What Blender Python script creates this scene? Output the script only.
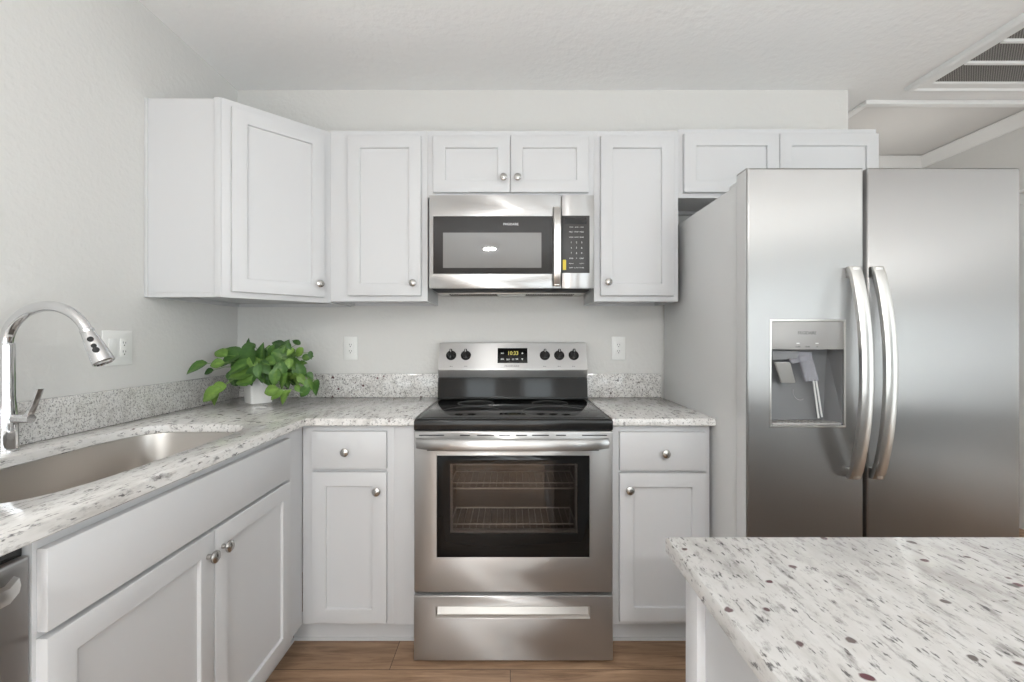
import bpy, bmesh, math, random
from mathutils import Matrix, Vector
C = bpy.context.scene
for o in list(bpy.data.objects): bpy.data.objects.remove(o)
PI = math.pi
COL = C.collection

# ------------------------------------------------------------------ camera
F = 455.0; CX, CY, H = 510.3, 337.8, 1.24          # focal length (px), principal point, eye height
cam_d = bpy.data.cameras.new('camera'); cam = bpy.data.objects.new('camera', cam_d); COL.objects.link(cam)
cam_d.sensor_width = 36.0; cam_d.lens = F / 1024 * 36
cam_d.shift_x = (512 - CX) / 1024; cam_d.shift_y = -(341 - CY) / 1024
cam_d.clip_start = 0.02
cam.location = (0, 0, H); cam.rotation_euler = (PI / 2, 0, 0)
C.camera = cam

# ------------------------------------------------------------------ world, light, exposure
w = bpy.data.worlds.new('world'); C.world = w; w.use_nodes = True
wn = w.node_tree.nodes; wn.clear()
bg = wn.new('ShaderNodeBackground'); wo = wn.new('ShaderNodeOutputWorld')
bg.inputs['Color'].default_value = (0.93, 0.97, 1.0, 1); bg.inputs['Strength'].default_value = 4.0
w.node_tree.links.new(bg.outputs[0], wo.inputs[0])
C.view_settings.view_transform = 'Standard'; C.view_settings.look = 'None'
C.view_settings.gamma = 1.0; C.view_settings.use_curve_mapping = False
C.view_settings.exposure = -0.45

def area(name, loc, rot, sx, sy, power, col=(1, 1, 1)):
    d = bpy.data.lights.new(name, 'AREA'); d.shape = 'RECTANGLE'; d.size = sx; d.size_y = sy
    d.energy = power; d.color = col
    o = bpy.data.objects.new(name, d); COL.objects.link(o); o.location = loc; o.rotation_euler = rot
    return o
LWX = -1.443
REAR = -4.2                                         # rear wall (behind the camera)
# daylight entering the rear windows and the side window enlarged to admit more
area('daylight_rear', (0.95, REAR - 0.25, 1.15), (PI / 2, 0, 0), 4.8, 2.4, 150, (0.93, 0.97, 1.0))
area('daylight_side', (3.8, -1.7, 1.0), (0, PI / 2 + 0.1, 0), 2.6, 3.6, 80, (0.93, 0.97, 1.0))
area('left_fill', (LWX - 0.3, -2.2, 1.2), (0, -PI / 2, 0), 2.0, 2.6, 640, (0.90, 0.955, 1.0))  # added fill, shines in through the invented left opening
area('ceiling_fill', (0.55, -1.35, 0.55), (PI, 0, 0), 2.8, 1.7, 94, (0.94, 0.97, 1.0))  # added uplight with no fixture, lifts the kitchen ceiling
area('tray_fill', (2.6, 3.1, 2.0), (PI, 0, 0), 0.5, 0.5, 2.6, (1.0, 0.97, 0.93))  # added uplight with no lamp around it, brightens the tray

# ------------------------------------------------------------------ materials
def mat(name, color=(0.8, 0.8, 0.8), rough=0.5, metal=0.0, spec=0.5, **kw):
    m = bpy.data.materials.new(name); m.use_nodes = True
    b = m.node_tree.nodes['Principled BSDF']
    b.inputs['Base Color'].default_value = (*color, 1); b.inputs['Roughness'].default_value = rough
    b.inputs['Metallic'].default_value = metal; b.inputs['Specular IOR Level'].default_value = spec
    for k, v in kw.items(): b.inputs[k].default_value = v
    return m
def nodes(m): return m.node_tree.nodes, m.node_tree.links, m.node_tree.nodes['Principled BSDF']
def add_bump(m, scale, strength, dist=0.002, detail=4, stretch=(1, 1, 1), rough=0.5):
    n, l, b = nodes(m)
    tc = n.new('ShaderNodeTexCoord'); mp = n.new('ShaderNodeMapping'); mp.inputs['Scale'].default_value = stretch
    no = n.new('ShaderNodeTexNoise'); no.inputs['Scale'].default_value = scale; no.inputs['Detail'].default_value = detail
    no.inputs['Roughness'].default_value = rough
    bu = n.new('ShaderNodeBump'); bu.inputs['Strength'].default_value = strength; bu.inputs['Distance'].default_value = dist
    l.new(tc.outputs['Object'], mp.inputs[0]); l.new(mp.outputs[0], no.inputs['Vector'])
    l.new(no.outputs['Fac'], bu.inputs['Height']); l.new(bu.outputs[0], b.inputs['Normal'])
    return m
M = {}
M['wall'] = add_bump(mat('wall_paint', (0.695, 0.685, 0.663), 0.75, spec=0.25), 55, 0.5, 0.004)
M['ceiling'] = add_bump(mat('ceiling_texture', (0.93, 0.93, 0.925), 0.9, spec=0.1), 32, 0.6, 0.006)
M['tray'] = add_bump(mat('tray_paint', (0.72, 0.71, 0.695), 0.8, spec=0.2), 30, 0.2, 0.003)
M['white'] = mat('cabinet_white', (0.595, 0.595, 0.602), 0.38, spec=0.45)
M['trim'] = mat('trim_white', (0.85, 0.85, 0.84), 0.4)
M['plastic'] = mat('white_plastic', (0.82, 0.82, 0.80), 0.3)
M['dark_slot'] = mat('dark_slot', (0.03, 0.03, 0.03), 0.6)
M['black'] = mat('black_enamel', (0.012, 0.012, 0.012), 0.18, spec=0.4)
M['blackglass'] = mat('black_glass', (0.008, 0.008, 0.008), 0.06, spec=0.28)
M['rubber'] = mat('black_rubber', (0.02, 0.02, 0.02), 0.7)
M['chrome'] = mat('chrome', (0.72, 0.72, 0.73), 0.06, 1.0)
M['nickel'] = mat('brushed_nickel', (0.50, 0.49, 0.47), 0.27, 1.0)
M['mwglass'] = mat('smoked_glass', (0.030, 0.028, 0.027), 0.02, spec=0.3)
M['mwmesh'] = mat('microwave_mesh_window', (0.20, 0.195, 0.19), 0.02, spec=0.6)
M['keypad'] = mat('keypad_black', (0.055, 0.053, 0.052), 0.3, spec=0.3)
M['print'] = mat('white_print', (0.75, 0.75, 0.74), 0.5)
M['greyprint'] = mat('grey_print', (0.12, 0.12, 0.12), 0.5)
M['yellow'] = mat('yellow_sticker', (0.80, 0.62, 0.05), 0.5)
M['pot'] = mat('white_ceramic', (0.83, 0.82, 0.80), 0.22)
M['soil'] = mat('dark_soil', (0.05, 0.035, 0.025), 0.9)
M['stem'] = mat('green_stem', (0.16, 0.26, 0.07), 0.5)
M['graypaint'] = mat('grey_textured_paint', (0.70, 0.70, 0.695), 0.42, 0.1)
M['disp'] = mat('dispenser_grey', (0.19, 0.19, 0.195), 0.3, 0.1)
M['disppanel'] = mat('dispenser_panel', (0.34, 0.33, 0.32), 0.38, 0.2)
M['clear'] = mat('clear_plastic', (0.80, 0.80, 0.86), 0.08, 0.0, **{'Transmission Weight': 0.75, 'IOR': 1.4})
M['cavity'] = mat('oven_enamel', (0.23, 0.20, 0.18), 0.4)
M['rack'] = mat('oven_rack_steel', (0.8, 0.78, 0.75), 0.3, 1.0)
M['filter'] = mat('filter_grey', (0.17, 0.16, 0.15), 0.9)
M['ventslat'] = mat('vent_mesh', (0.55, 0.54, 0.53), 0.6)
M['aluminium'] = mat('greased_aluminium', (0.62, 0.61, 0.58), 0.35, 0.9)

def emit(name, col, s):
    m = bpy.data.materials.new(name); m.use_nodes = True; n = m.node_tree.nodes; n.clear()
    e = n.new('ShaderNodeEmission'); e.inputs[0].default_value = (*col, 1); e.inputs[1].default_value = s
    o = n.new('ShaderNodeOutputMaterial'); m.node_tree.links.new(e.outputs[0], o.inputs[0]); return m
M['digits'] = emit('amber_digits', (0.95, 0.85, 0.25), 1.0)
M['lamp'] = emit('lamp_glass', (1.0, 0.93, 0.82), 3.0)

def glassy(name, tint, gl=0.1, rough=0.02):
    m = bpy.data.materials.new(name); m.use_nodes = True; n = m.node_tree.nodes; l = m.node_tree.links; n.clear()
    t = n.new('ShaderNodeBsdfTransparent'); t.inputs[0].default_value = (*tint, 1)
    g = n.new('ShaderNodeBsdfGlossy'); g.inputs['Roughness'].default_value = rough
    fr = n.new('ShaderNodeFresnel'); fr.inputs[0].default_value = 1.5
    ad = n.new('ShaderNodeMath'); ad.operation = 'MULTIPLY_ADD'; ad.inputs[1].default_value = 1.0; ad.inputs[2].default_value = gl; ad.use_clamp = True
    mx = n.new('ShaderNodeMixShader'); o = n.new('ShaderNodeOutputMaterial')
    l.new(fr.outputs[0], ad.inputs[0]); l.new(ad.outputs[0], mx.inputs[0]); l.new(t.outputs[0], mx.inputs[1])
    l.new(g.outputs[0], mx.inputs[2]); l.new(mx.outputs[0], o.inputs[0]); return m
M['pane'] = glassy('window_glass', (0.95, 0.97, 0.97), 0.0)
M['ovenglass'] = glassy('oven_glass', (0.55, 0.52, 0.50), 0.02)

def steel(name, color, rough, aniso, rot, grain=(1, 1, 400)):
    m = mat(name, color, rough, 1.0)
    n, l, b = nodes(m)
    b.inputs['Anisotropic'].default_value = aniso; b.inputs['Anisotropic Rotation'].default_value = rot
    tg = n.new('ShaderNodeTangent'); tg.direction_type = 'UV_MAP'; tg.uv_map = 'box'
    l.new(tg.outputs[0], b.inputs['Tangent'])
    tc = n.new('ShaderNodeTexCoord'); mp = n.new('ShaderNodeMapping'); mp.inputs['Scale'].default_value = grain
    no = n.new('ShaderNodeTexNoise'); no.inputs['Scale'].default_value = 6; no.inputs['Detail'].default_value = 3
    mr = n.new('ShaderNodeMapRange'); mr.inputs['To Min'].default_value = rough - 0.05; mr.inputs['To Max'].default_value = rough + 0.05
    l.new(tc.outputs['Object'], mp.inputs[0]); l.new(mp.outputs[0], no.inputs['Vector'])
    l.new(no.outputs['Fac'], mr.inputs[0]); l.new(mr.outputs[0], b.inputs['Roughness'])
    return m
M['steel_h'] = steel('brushed_steel_across', (0.50, 0.495, 0.49), 0.30, 1.0, 0.25, (1, 1, 300))
M['steel_v'] = steel('brushed_steel_upright', (0.395, 0.39, 0.385), 0.36, 1.0, 0.0, (300, 300, 1))
M['steel_soft'] = steel('satin_steel', (0.52, 0.49, 0.46), 0.33, 0.3, 0.0, (1, 200, 1))
M['handle'] = mat('handle_steel', (0.66, 0.65, 0.63), 0.30, 1.0)

def granite(name, off=(0, 0, 0), streak=(1.0, 0.30, 1.0), s=1.0, speck=0.5, spots=True, spot_t=0.66, spot_s=17, k=1.0, dk=0.59):
    m = mat(name, (0.7, 0.7, 0.7), 0.12, spec=0.5); n, l, b = nodes(m)
    tc = n.new('ShaderNodeTexCoord'); mp = n.new('ShaderNodeMapping'); mp.inputs['Location'].default_value = off
    l.new(tc.outputs['Object'], mp.inputs[0])
    st = n.new('ShaderNodeMapping'); st.inputs['Scale'].default_value = streak; l.new(mp.outputs[0], st.inputs[0])
    def noise(sc, det, ro, vec):
        x = n.new('ShaderNodeTexNoise'); x.inputs['Scale'].default_value = sc * s; x.inputs['Detail'].default_value = det
        x.inputs['Roughness'].default_value = ro; l.new(vec, x.inputs['Vector']); return x.outputs['Fac']
    def ramp(fac, stops):
        r = n.new('ShaderNodeValToRGB'); e = r.color_ramp.elements
        while len(e) < len(stops): e.new(0.5)
        for i, (p, c) in enumerate(stops): e[i].position = p; e[i].color = (*c, 1)
        l.new(fac, r.inputs[0]); return r.outputs[0]
    K = lambda *c: tuple(v * k for v in c)
    def mix(a, bb, f):
        x = n.new('ShaderNodeMix'); x.data_type = 'RGBA'
        l.new(f, x.inputs['Factor']); l.new(a, x.inputs['A'])
        if isinstance(bb, tuple): x.inputs['B'].default_value = (*bb, 1)
        else: l.new(bb, x.inputs['B'])
        return x.outputs['Result']
    base = ramp(noise(14, 5, 0.65, st.outputs[0]), [(0.30, K(0.50, 0.48, 0.455)), (0.44, K(0.68, 0.66, 0.635)), (0.58, K(0.76, 0.745, 0.725)), (0.75, K(0.62, 0.585, 0.54))])
    grey = ramp(noise(58, 6, 0.7, st.outputs[0]), [(0.51 + 0.06 * (1 - speck), (0, 0, 0)), (0.65 + 0.04 * (1 - speck), (1, 1, 1))])
    c = mix(base, (0.32, 0.305, 0.295), grey)
    dark = ramp(noise(120, 3, 0.6, st.outputs[0]), [(dk, (0, 0, 0)), (dk + 0.09, (0.9, 0.9, 0.9))])
    c = mix(c, (0.10, 0.095, 0.095), dark)
    if spots:
        wob = n.new('ShaderNodeTexNoise'); wob.inputs['Scale'].default_value = 40 * s; l.new(mp.outputs[0], wob.inputs['Vector'])
        va = n.new('ShaderNodeVectorMath'); va.operation = 'MULTIPLY_ADD'; va.inputs[1].default_value = (0.015 / s,) * 3
        l.new(wob.outputs['Color'], va.inputs[0]); l.new(mp.outputs[0], va.inputs[2])
        vo = n.new('ShaderNodeTexVoronoi'); vo.inputs['Scale'].default_value = spot_s * s; l.new(va.outputs[0], vo.inputs['Vector'])
        sx = n.new('ShaderNodeSeparateColor'); l.new(vo.outputs['Color'], sx.inputs[0])
        th = n.new('ShaderNodeMath'); th.operation = 'GREATER_THAN'; th.inputs[1].default_value = spot_t; l.new(sx.outputs[0], th.inputs[0])
        ds = ramp(vo.outputs['Distance'], [(0.13, (1, 1, 1)), (0.19, (0, 0, 0))])
        mu = n.new('ShaderNodeMath'); mu.operation = 'MULTIPLY'; l.new(th.outputs[0], mu.inputs[0]); l.new(ds, mu.inputs[1])
        spotc = ramp(sx.outputs[1], [(0.0, (0.12, 0.045, 0.055)), (1.0, (0.15, 0.14, 0.13))])
        c = mix(c, spotc, mu.outputs[0])
    l.new(c, b.inputs['Base Color'])
    return m
M['granite'] = granite('white_granite')
M['granite_fine'] = granite('white_granite_splash', (3, 1, 2), (1, 1, 1), 1.5, 0.95, dk=0.555)
M['granite_island'] = granite('white_granite_island', (7.3, 2.1, 0), (1.25, 0.40, 1.0), 1.15, 0.75, spot_t=0.48, spot_s=27, k=0.80)

def floor_mat():
    m = mat('wood_plank_floor', (0.3, 0.2, 0.13), 0.42, spec=0.4); n, l, b = nodes(m)
    tc = n.new('ShaderNodeTexCoord')
    br = n.new('ShaderNodeTexBrick'); br.offset = 0.37; br.inputs['Scale'].default_value = 1.0
    br.inputs['Brick Width'].default_value = 1.22; br.inputs['Row Height'].default_value = 0.17
    br.inputs['Mortar Size'].default_value = 0.0012; br.inputs['Color1'].default_value = (0, 0, 0, 1); br.inputs['Color2'].default_value = (1, 1, 1, 1)
    br.inputs['Mortar'].default_value = (0.5, 0.5, 0.5, 1)
    l.new(tc.outputs['Object'], br.inputs['Vector'])
    mp = n.new('ShaderNodeMapping'); mp.inputs['Scale'].default_value = (1.6, 16, 1)
    va = n.new('ShaderNodeVectorMath'); va.operation = 'MULTIPLY_ADD'; va.inputs[1].default_value = (9, 9, 9)
    l.new(br.outputs['Color'], va.inputs[0]); l.new(tc.outputs['Object'], va.inputs[2]); l.new(va.outputs[0], mp.inputs[0])
    no = n.new('ShaderNodeTexNoise'); no.inputs['Scale'].default_value = 2.2; no.inputs['Detail'].default_value = 8; no.inputs['Roughness'].default_value = 0.65
    no.inputs['Distortion'].default_value = 0.6
    l.new(mp.outputs[0], no.inputs['Vector'])
    r = n.new('ShaderNodeValToRGB'); e = r.color_ramp.elements
    e[0].position = 0.28; e[0].color = (0.17, 0.098, 0.056, 1); e[1].position = 0.75; e[1].color = (0.50, 0.33, 0.21, 1)
    x = e.new(0.5); x.color = (0.33, 0.205, 0.125, 1)
    l.new(no.outputs['Fac'], r.inputs[0])
    hs = n.new('ShaderNodeHueSaturation'); mr = n.new('ShaderNodeMapRange'); mr.inputs['To Min'].default_value = 0.78; mr.inputs['To Max'].default_value = 1.2
    l.new(br.outputs['Color'], mr.inputs[0]); l.new(mr.outputs[0], hs.inputs['Value']); l.new(r.outputs[0], hs.inputs['Color'])
    mx = n.new('ShaderNodeMix'); mx.data_type = 'RGBA'; mx.inputs['B'].default_value = (0.05, 0.03, 0.02, 1)
    l.new(br.outputs['Fac'], mx.inputs['Factor']); l.new(hs.outputs[0], mx.inputs['A']); l.new(mx.outputs['Result'], b.inputs['Base Color'])
    bu = n.new('ShaderNodeBump'); bu.inputs['Strength'].default_value = 0.15; bu.inputs['Distance'].default_value = 0.001
    l.new(no.outputs['Fac'], bu.inputs['Height']); l.new(bu.outputs[0], b.inputs['Normal'])
    return m
M['floor'] = floor_mat()

def leaf_mat():
    m = mat('pothos_leaf', (0.2, 0.4, 0.1), 0.42, spec=0.4); n, l, b = nodes(m)
    at = n.new('ShaderNodeAttribute'); at.attribute_name = 'tone'
    r = n.new('ShaderNodeValToRGB'); e = r.color_ramp.elements
    e[0].position = 0.0; e[0].color = (0.016, 0.055, 0.012, 1); e[1].position = 1.0; e[1].color = (0.22, 0.36, 0.07, 1)
    x = e.new(0.55); x.color = (0.062, 0.145, 0.030, 1)
    no = n.new('ShaderNodeTexNoise'); no.inputs['Scale'].default_value = 30
    ad = n.new('ShaderNodeMath'); ad.operation = 'MULTIPLY_ADD'; ad.inputs[1].default_value = 0.35; ad.inputs[2].default_value = -0.17
    ad2 = n.new('ShaderNodeMath'); ad2.operation = 'ADD'
    l.new(no.outputs['Fac'], ad.inputs[0]); l.new(ad.outputs[0], ad2.inputs[0]); l.new(at.outputs['Fac'], ad2.inputs[1])
    l.new(ad2.outputs[0], r.inputs[0]); l.new(r.outputs[0], b.inputs['Base Color'])
    return m
M['leaf'] = leaf_mat()

# ------------------------------------------------------------------ mesh helpers
def BM(): return bmesh.new()
def box(bm, x0, x1, y0, y1, z0, z1, bev=0.0, seg=2, mx=None):
    r = bmesh.ops.create_cube(bm, size=1.0)
    vs = r['verts']
    bmesh.ops.scale(bm, vec=(x1 - x0, y1 - y0, z1 - z0), verts=vs)
    bmesh.ops.translate(bm, vec=((x0 + x1) / 2, (y0 + y1) / 2, (z0 + z1) / 2), verts=vs)
    if bev > 0:
        es = list({e for v in vs for e in v.link_edges})
        rr = bmesh.ops.bevel(bm, geom=es, offset=bev, segments=seg, affect='EDGES', profile=0.5)
        vs = list({v for f in rr['faces'] for v in f.verts} | {v for v in vs if v.is_valid})
    if mx is not None: bmesh.ops.transform(bm, matrix=mx, verts=vs)
    return vs
def loft(bm, rings, cap0=True, cap1=True, closed=True):
    """join rings of equal vertex count"""
    R = [[bm.verts.new(p) for p in ring] for ring in rings]
    n = len(R[0])
    for a, b in zip(R, R[1:]):
        for i in range(n if closed else n - 1):
            j = (i + 1) % n
            bm.faces.new((a[i], a[j], b[j], b[i]))
    if cap0: bm.faces.new(R[0][::-1])
    if cap1: bm.faces.new(R[-1])
    return R
def lathe(bm, prof, mx, n=24):
    """prof: (radius, height) along local +Z, mx to world"""
    rings = []
    for r, h in prof:
        r = max(r, 1e-5)
        rings.append([mx @ Vector((r * math.cos(2 * PI * i / n), r * math.sin(2 * PI * i / n), h)) for i in range(n)])
    loft(bm, rings)
def tube(bm, pts, rad, n=12, sx=1.0):
    """circular tube along pts; rad: number or list"""
    pts = [Vector(p) for p in pts]
    if not isinstance(rad, (list, tuple)): rad = [rad] * len(pts)
    T = []
    for i in range(len(pts)):
        t = (pts[min(i + 1, len(pts) - 1)] - pts[max(i - 1, 0)]); T.append(t.normalized())
    up = Vector((0, 0, 1)) if abs(T[0].z) < 0.9 else Vector((0, 1, 0))
    N = (up - T[0] * up.dot(T[0])).normalized(); rings = []
    for i, p in enumerate(pts):
        N = (N - T[i] * N.dot(T[i])).normalized(); B = T[i].cross(N)
        rings.append([p + (N * math.cos(2 * PI * k / n) + B * math.sin(2 * PI * k / n)) * rad[i] for k in range(n)])
    loft(bm, rings)
def offset_loop(pts, d):
    """inset a CCW 2D loop by d (positive = inwards) with mitred corners"""
    out = []; n = len(pts)
    for i in range(n):
        p0, p1, p2 = Vector(pts[i - 1]), Vector(pts[i]), Vector(pts[(i + 1) % n])
        a = (p1 - p0).normalized(); b = (p2 - p1).normalized()
        na, nb = Vector((-a.y, a.x)), Vector((-b.y, b.x)); m = na + nb
        if m.length < 1e-6: m = na
        m = m / max(m.dot(na), 0.2)
        out.append((p1 + m * d)[:])
    return out
def slab(bm, outer, holes, z0, z1, e=0.005):
    """flat slab with eased edges; outer CCW, holes CCW too"""
    loops = [(outer, 1)] + [(h, -1) for h in holes]
    tops, bots = [], []
    for lp, sg in loops:
        rs = []
        for d, z in ((e * 0.6, z0), (0, z0 + e * 0.6), (0, z1 - e), (e * 0.3, z1 - e * 0.3), (e, z1)):
            rs.append([(x, y, z) for x, y in offset_loop(lp, d * sg)])
        if sg < 0: rs = [r[::-1] for r in rs]
        R = loft(bm, rs, False, False)
        bots.append(R[0]); tops.append(R[-1])
    for grp in (tops, bots):
        es = []
        for ring in grp:
            for i in range(len(ring)):
                e_ = bm.edges.get((ring[i], ring[(i + 1) % len(ring)])); es.append(e_)
        bmesh.ops.triangle_fill(bm, edges=es, use_beauty=True, normal=(0, 0, 1))
    bmesh.ops.recalc_face_normals(bm, faces=bm.faces)
def rrect(x0, x1, y0, y1, r, n=6):
    pts = []
    for cx, cy, a0 in ((x1 - r, y0 + r, -90), (x1 - r, y1 - r, 0), (x0 + r, y1 - r, 90), (x0 + r, y0 + r, 180)):
        for k in range(n + 1):
            a = math.radians(a0 + 90 * k / n); pts.append((cx + r * math.cos(a), cy + r * math.sin(a)))
    return pts
def prism(bm, pts, axis, a0, a1):
    """extrude a 2D outline: axis 'x' -> pts are (y,z), 'y' -> (x,z), 'z' -> (x,y)"""
    def P(p, a):
        return {'x': (a, p[0], p[1]), 'y': (p[0], a, p[1]), 'z': (p[0], p[1], a)}[axis]
    loft(bm, [[P(p, a0) for p in pts], [P(p, a1) for p in pts]])
    bmesh.ops.recalc_face_normals(bm, faces=bm.faces)

ORG = {}
def _finish(me, smooth=True, ang=32):
    uv = me.uv_layers.new(name='box')
    for p in me.polygons:
        nx, ny, nz = (abs(c) for c in p.normal)
        for li in p.loop_indices:
            v = me.vertices[me.loops[li].vertex_index].co
            uv.data[li].uv = (v.y, v.z) if nx >= ny and nx >= nz else ((v.x, v.z) if ny >= nz else (v.x, v.y))
    if smooth:
        for p in me.polygons: p.use_smooth = True
        me.set_sharp_from_angle(angle=math.radians(ang))
def put(name, bm, m, parent=None, origin=None, label=None, mx=None, smooth=True, ang=32, recalc=True):
    """link bm (built in world coordinates) as one mesh object"""
    if mx is not None: bmesh.ops.transform(bm, matrix=mx, verts=bm.verts)
    if recalc: bmesh.ops.recalc_face_normals(bm, faces=bm.faces)
    me = bpy.data.meshes.new(name); bm.to_mesh(me); bm.free()
    base = Vector(ORG[parent.name]) if parent else Vector((0, 0, 0))
    org = Vector(origin) if origin is not None else base
    me.transform(Matrix.Translation(-org))
    o = bpy.data.objects.new(name, me); COL.objects.link(o)
    mm = m if isinstance(m, bpy.types.Material) else M[m]
    me.materials.append(mm)
    _finish(me, smooth, ang)
    if parent: o.parent = parent
    o.location = org - base
    ORG[o.name] = org[:]
    if label: o['label'] = label
    return o
def thing(name, label, cat, loc, group=None):
    o = bpy.data.objects.new(name, None); COL.objects.link(o); o.location = loc; o.empty_display_size = 0.05
    ORG[o.name] = tuple(loc); o['label'] = label; o['category'] = cat
    if group: o['group'] = group
    return o
def tag(o, label, cat, group=None):
    o['label'] = label; o['category'] = cat
    if group: o['group'] = group
    return o
def struct(name, bm, m, label=None, cat=None, parent=None, **kw):
    o = put(name, bm, m, parent, **kw)
    if not parent:
        o['kind'] = 'structure'
        if label: o['label'] = label
        if cat: o['category'] = cat
    return o
def text(name, body, size, m, parent, origin, mx, width=None, depth=0.0004, bold=0.0):
    """lettering as a mesh; text stands in the local XZ plane facing -Y, centred at origin"""
    cu = bpy.data.curves.new(name, 'FONT'); cu.body = body; cu.size = size; cu.align_x = 'CENTER'; cu.align_y = 'CENTER'
    cu.extrude = depth; cu.resolution_u = 2; cu.offset = bold
    ob = bpy.data.objects.new('tmp', cu); COL.objects.link(ob)
    bpy.context.view_layer.update()
    me = bpy.data.meshes.new_from_object(ob.evaluated_get(bpy.context.evaluated_depsgraph_get()))
    bpy.data.objects.remove(ob)
    if width:
        xs = [v.co.x for v in me.vertices]; k = width / (max(xs) - min(xs)); me.transform(Matrix.Diagonal((k, 1, 1, 1)))
    bm = BM(); bm.from_mesh(me); bpy.data.meshes.remove(me)
    return put(name, bm, m, parent, mx=Matrix.Translation(origin) @ mx @ Matrix.Rotation(PI / 2, 4, 'X'), smooth=False, recalc=False)
I4 = Matrix.Identity(4)
def px(x, y, Y): return ((x - CX) / F * Y, Y, H - (y - CY) / F * Y)

# ------------------------------------------------------------------ main measures
LW, BW, CE = -1.443, 2.407, 2.55                   # left wall x, back wall y, ceiling z
RW, FW = 3.333, 3.684                              # far-right wall x, far wall y
CT, CTH = 0.9275, 0.030                            # counter top z, thickness
BF = 1.80                                          # face plane y of the back run of base cabinets
LF = -0.829                                        # face plane x of the left run
UF = 2.102                                         # face plane y of the wall cabinets
UZ0, UZ1 = 1.408, 2.195
RX = 0.012                                         # centre of the range

# ------------------------------------------------------------------ room shell
b = BM(); box(b, LW - 0.1, RW + 0.1, REAR - 0.1, FW + 0.1, -0.1, 0); struct('floor', b, 'floor', 'brown wood plank floor', 'floor')
TX, TY = 2.004, 2.549                              # corner of the raised tray in the ceiling beyond
b = BM()
box(b, LW - 0.1, RW + 0.1, REAR - 0.1, TY, CE, CE + 0.1); box(b, LW - 0.1, TX, TY, FW + 0.1, CE, CE + 0.1)
struct('ceiling', b, 'ceiling', 'white textured kitchen ceiling', 'ceiling')
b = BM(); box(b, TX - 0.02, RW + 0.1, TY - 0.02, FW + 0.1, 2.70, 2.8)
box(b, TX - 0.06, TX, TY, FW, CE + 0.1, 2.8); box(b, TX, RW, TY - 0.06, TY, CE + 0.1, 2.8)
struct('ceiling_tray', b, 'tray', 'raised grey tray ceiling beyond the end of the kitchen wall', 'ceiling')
b = BM(); box(b, LW, 1.787, BW, BW + 0.12, 0, CE); struct('wall_back', b, 'wall', 'pale greige wall behind range', 'wall')
b = BM(); box(b, 1.667, 1.787, BW + 0.12, FW, 0, CE); struct('wall_hall', b, 'wall', 'hall wall behind the kitchen', 'wall')
b = BM(); box(b, 1.667, RW + 0.1, FW, FW + 0.1, 0, 2.7); struct('wall_far', b, 'wall', 'far wall under crown moulding', 'wall')
def holed_wall(name, axis, pos, thick, u0, u1, z1, holes, label):
    """wall with rectangular openings, cut into strips; axis 'x' -> wall plane x=pos, u is y"""
    b = BM(); us = sorted({u0, u1} | {h[0] for h in holes} | {h[1] for h in holes})
    for a, c in zip(us, us[1:]):
        hs = [h for h in holes if h[0] <= a and h[1] >= c]
        z = 0
        for h in sorted(hs, key=lambda q: q[2]):
            if h[2] > z:
                (box(b, pos, pos + thick, a, c, z, h[2]) if axis == 'x' else box(b, a, c, pos, pos + thick, z, h[2]))
            z = h[3]
        (box(b, pos, pos + thick, a, c, z, z1) if axis == 'x' else box(b, a, c, pos, pos + thick, z, z1))
    bmesh.ops.remove_doubles(b, verts=b.verts, dist=1e-5)
    struct(name, b, 'wall', label, 'wall')
RWIN = [(-0.90, -0.25, 0.2, 2.25), (0.22, 0.85, 0.2, 2.25), (1.55, 3.1, 0.1, 2.25)]
holed_wall('wall_rear', 'y', REAR - 0.1, 0.1, LW, RW, CE, RWIN, 'wall with windows behind the camera')
LWIN = (-3.4, -1.0, 0.25, 2.2)  # opening for the added fill window
holed_wall('wall_left', 'x', LW - 0.12, 0.12, REAR - 0.1, BW + 0.12, CE, [LWIN], 'pale greige wall behind the sink')
SWIN = (-3.4, 0.2, 0.25, 2.3)
DOOR = (2.10, 2.90, 0.0, 2.10)
holed_wall('wall_right', 'x', RW, 0.1, REAR, FW, 2.7, [SWIN, DOOR], 'right wall of the adjoining room')
def window(name, axis, pos, h, label):
    u0, u1, z0, z1 = h; b = BM(); t = 0.05
    def bx(a, c, e, f, d0=-0.02, d1=0.1):
        if axis == 'y': box(b, a, c, pos - 0.1 - d0 - 0.0, pos - d0, e, f)
        else: box(b, pos + d0, pos + 0.1, a, c, e, f)
    bx(u0 - 0.05, u0 + t, z0 - 0.05, z1 + 0.05); bx(u1 - t, u1 + 0.05, z0 - 0.05, z1 + 0.05)
    bx(u0 + t, u1 - t, z0 - 0.05, z0 + t); bx(u0 + t, u1 - t, z1 - t, z1 + 0.05); bx(u0 + t, u1 - t, (z0 + z1) / 2 - 0.02, (z0 + z1) / 2 + 0.02)
    o = struct(name, b, 'trim', label, 'window')
    b = BM()
    if axis == 'y': box(b, u0 + t, u1 - t, pos - 0.06, pos - 0.055, z0 + t, z1 - t)
    else: box(b, pos + 0.055, pos + 0.06, u0 + t, u1 - t, z0 + t, z1 - t)
    put('pane', b, 'pane', o)
window('window_1', 'y', REAR, RWIN[0], 'white framed window behind the camera on the sink side')
window('window_2', 'y', REAR, RWIN[1], 'white framed window behind the camera on the island side')
window('fill_window_5', 'x', LW - 0.1, LWIN, 'added fill window, wide and white framed, in the left wall behind the camera')  # invented window, lets in fill for the cabinet right of the range
window('fill_window_4', 'y', REAR, RWIN[2], 'added fill window, wide and white framed, behind the camera in the corner')  # unseen, added so more light reaches the lower cabinets
window('window_3', 'x', RW, SWIN, 'unseen white framed window of the right wall, enlarged for light')  # out of view, made large to bring more light into the room
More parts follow.
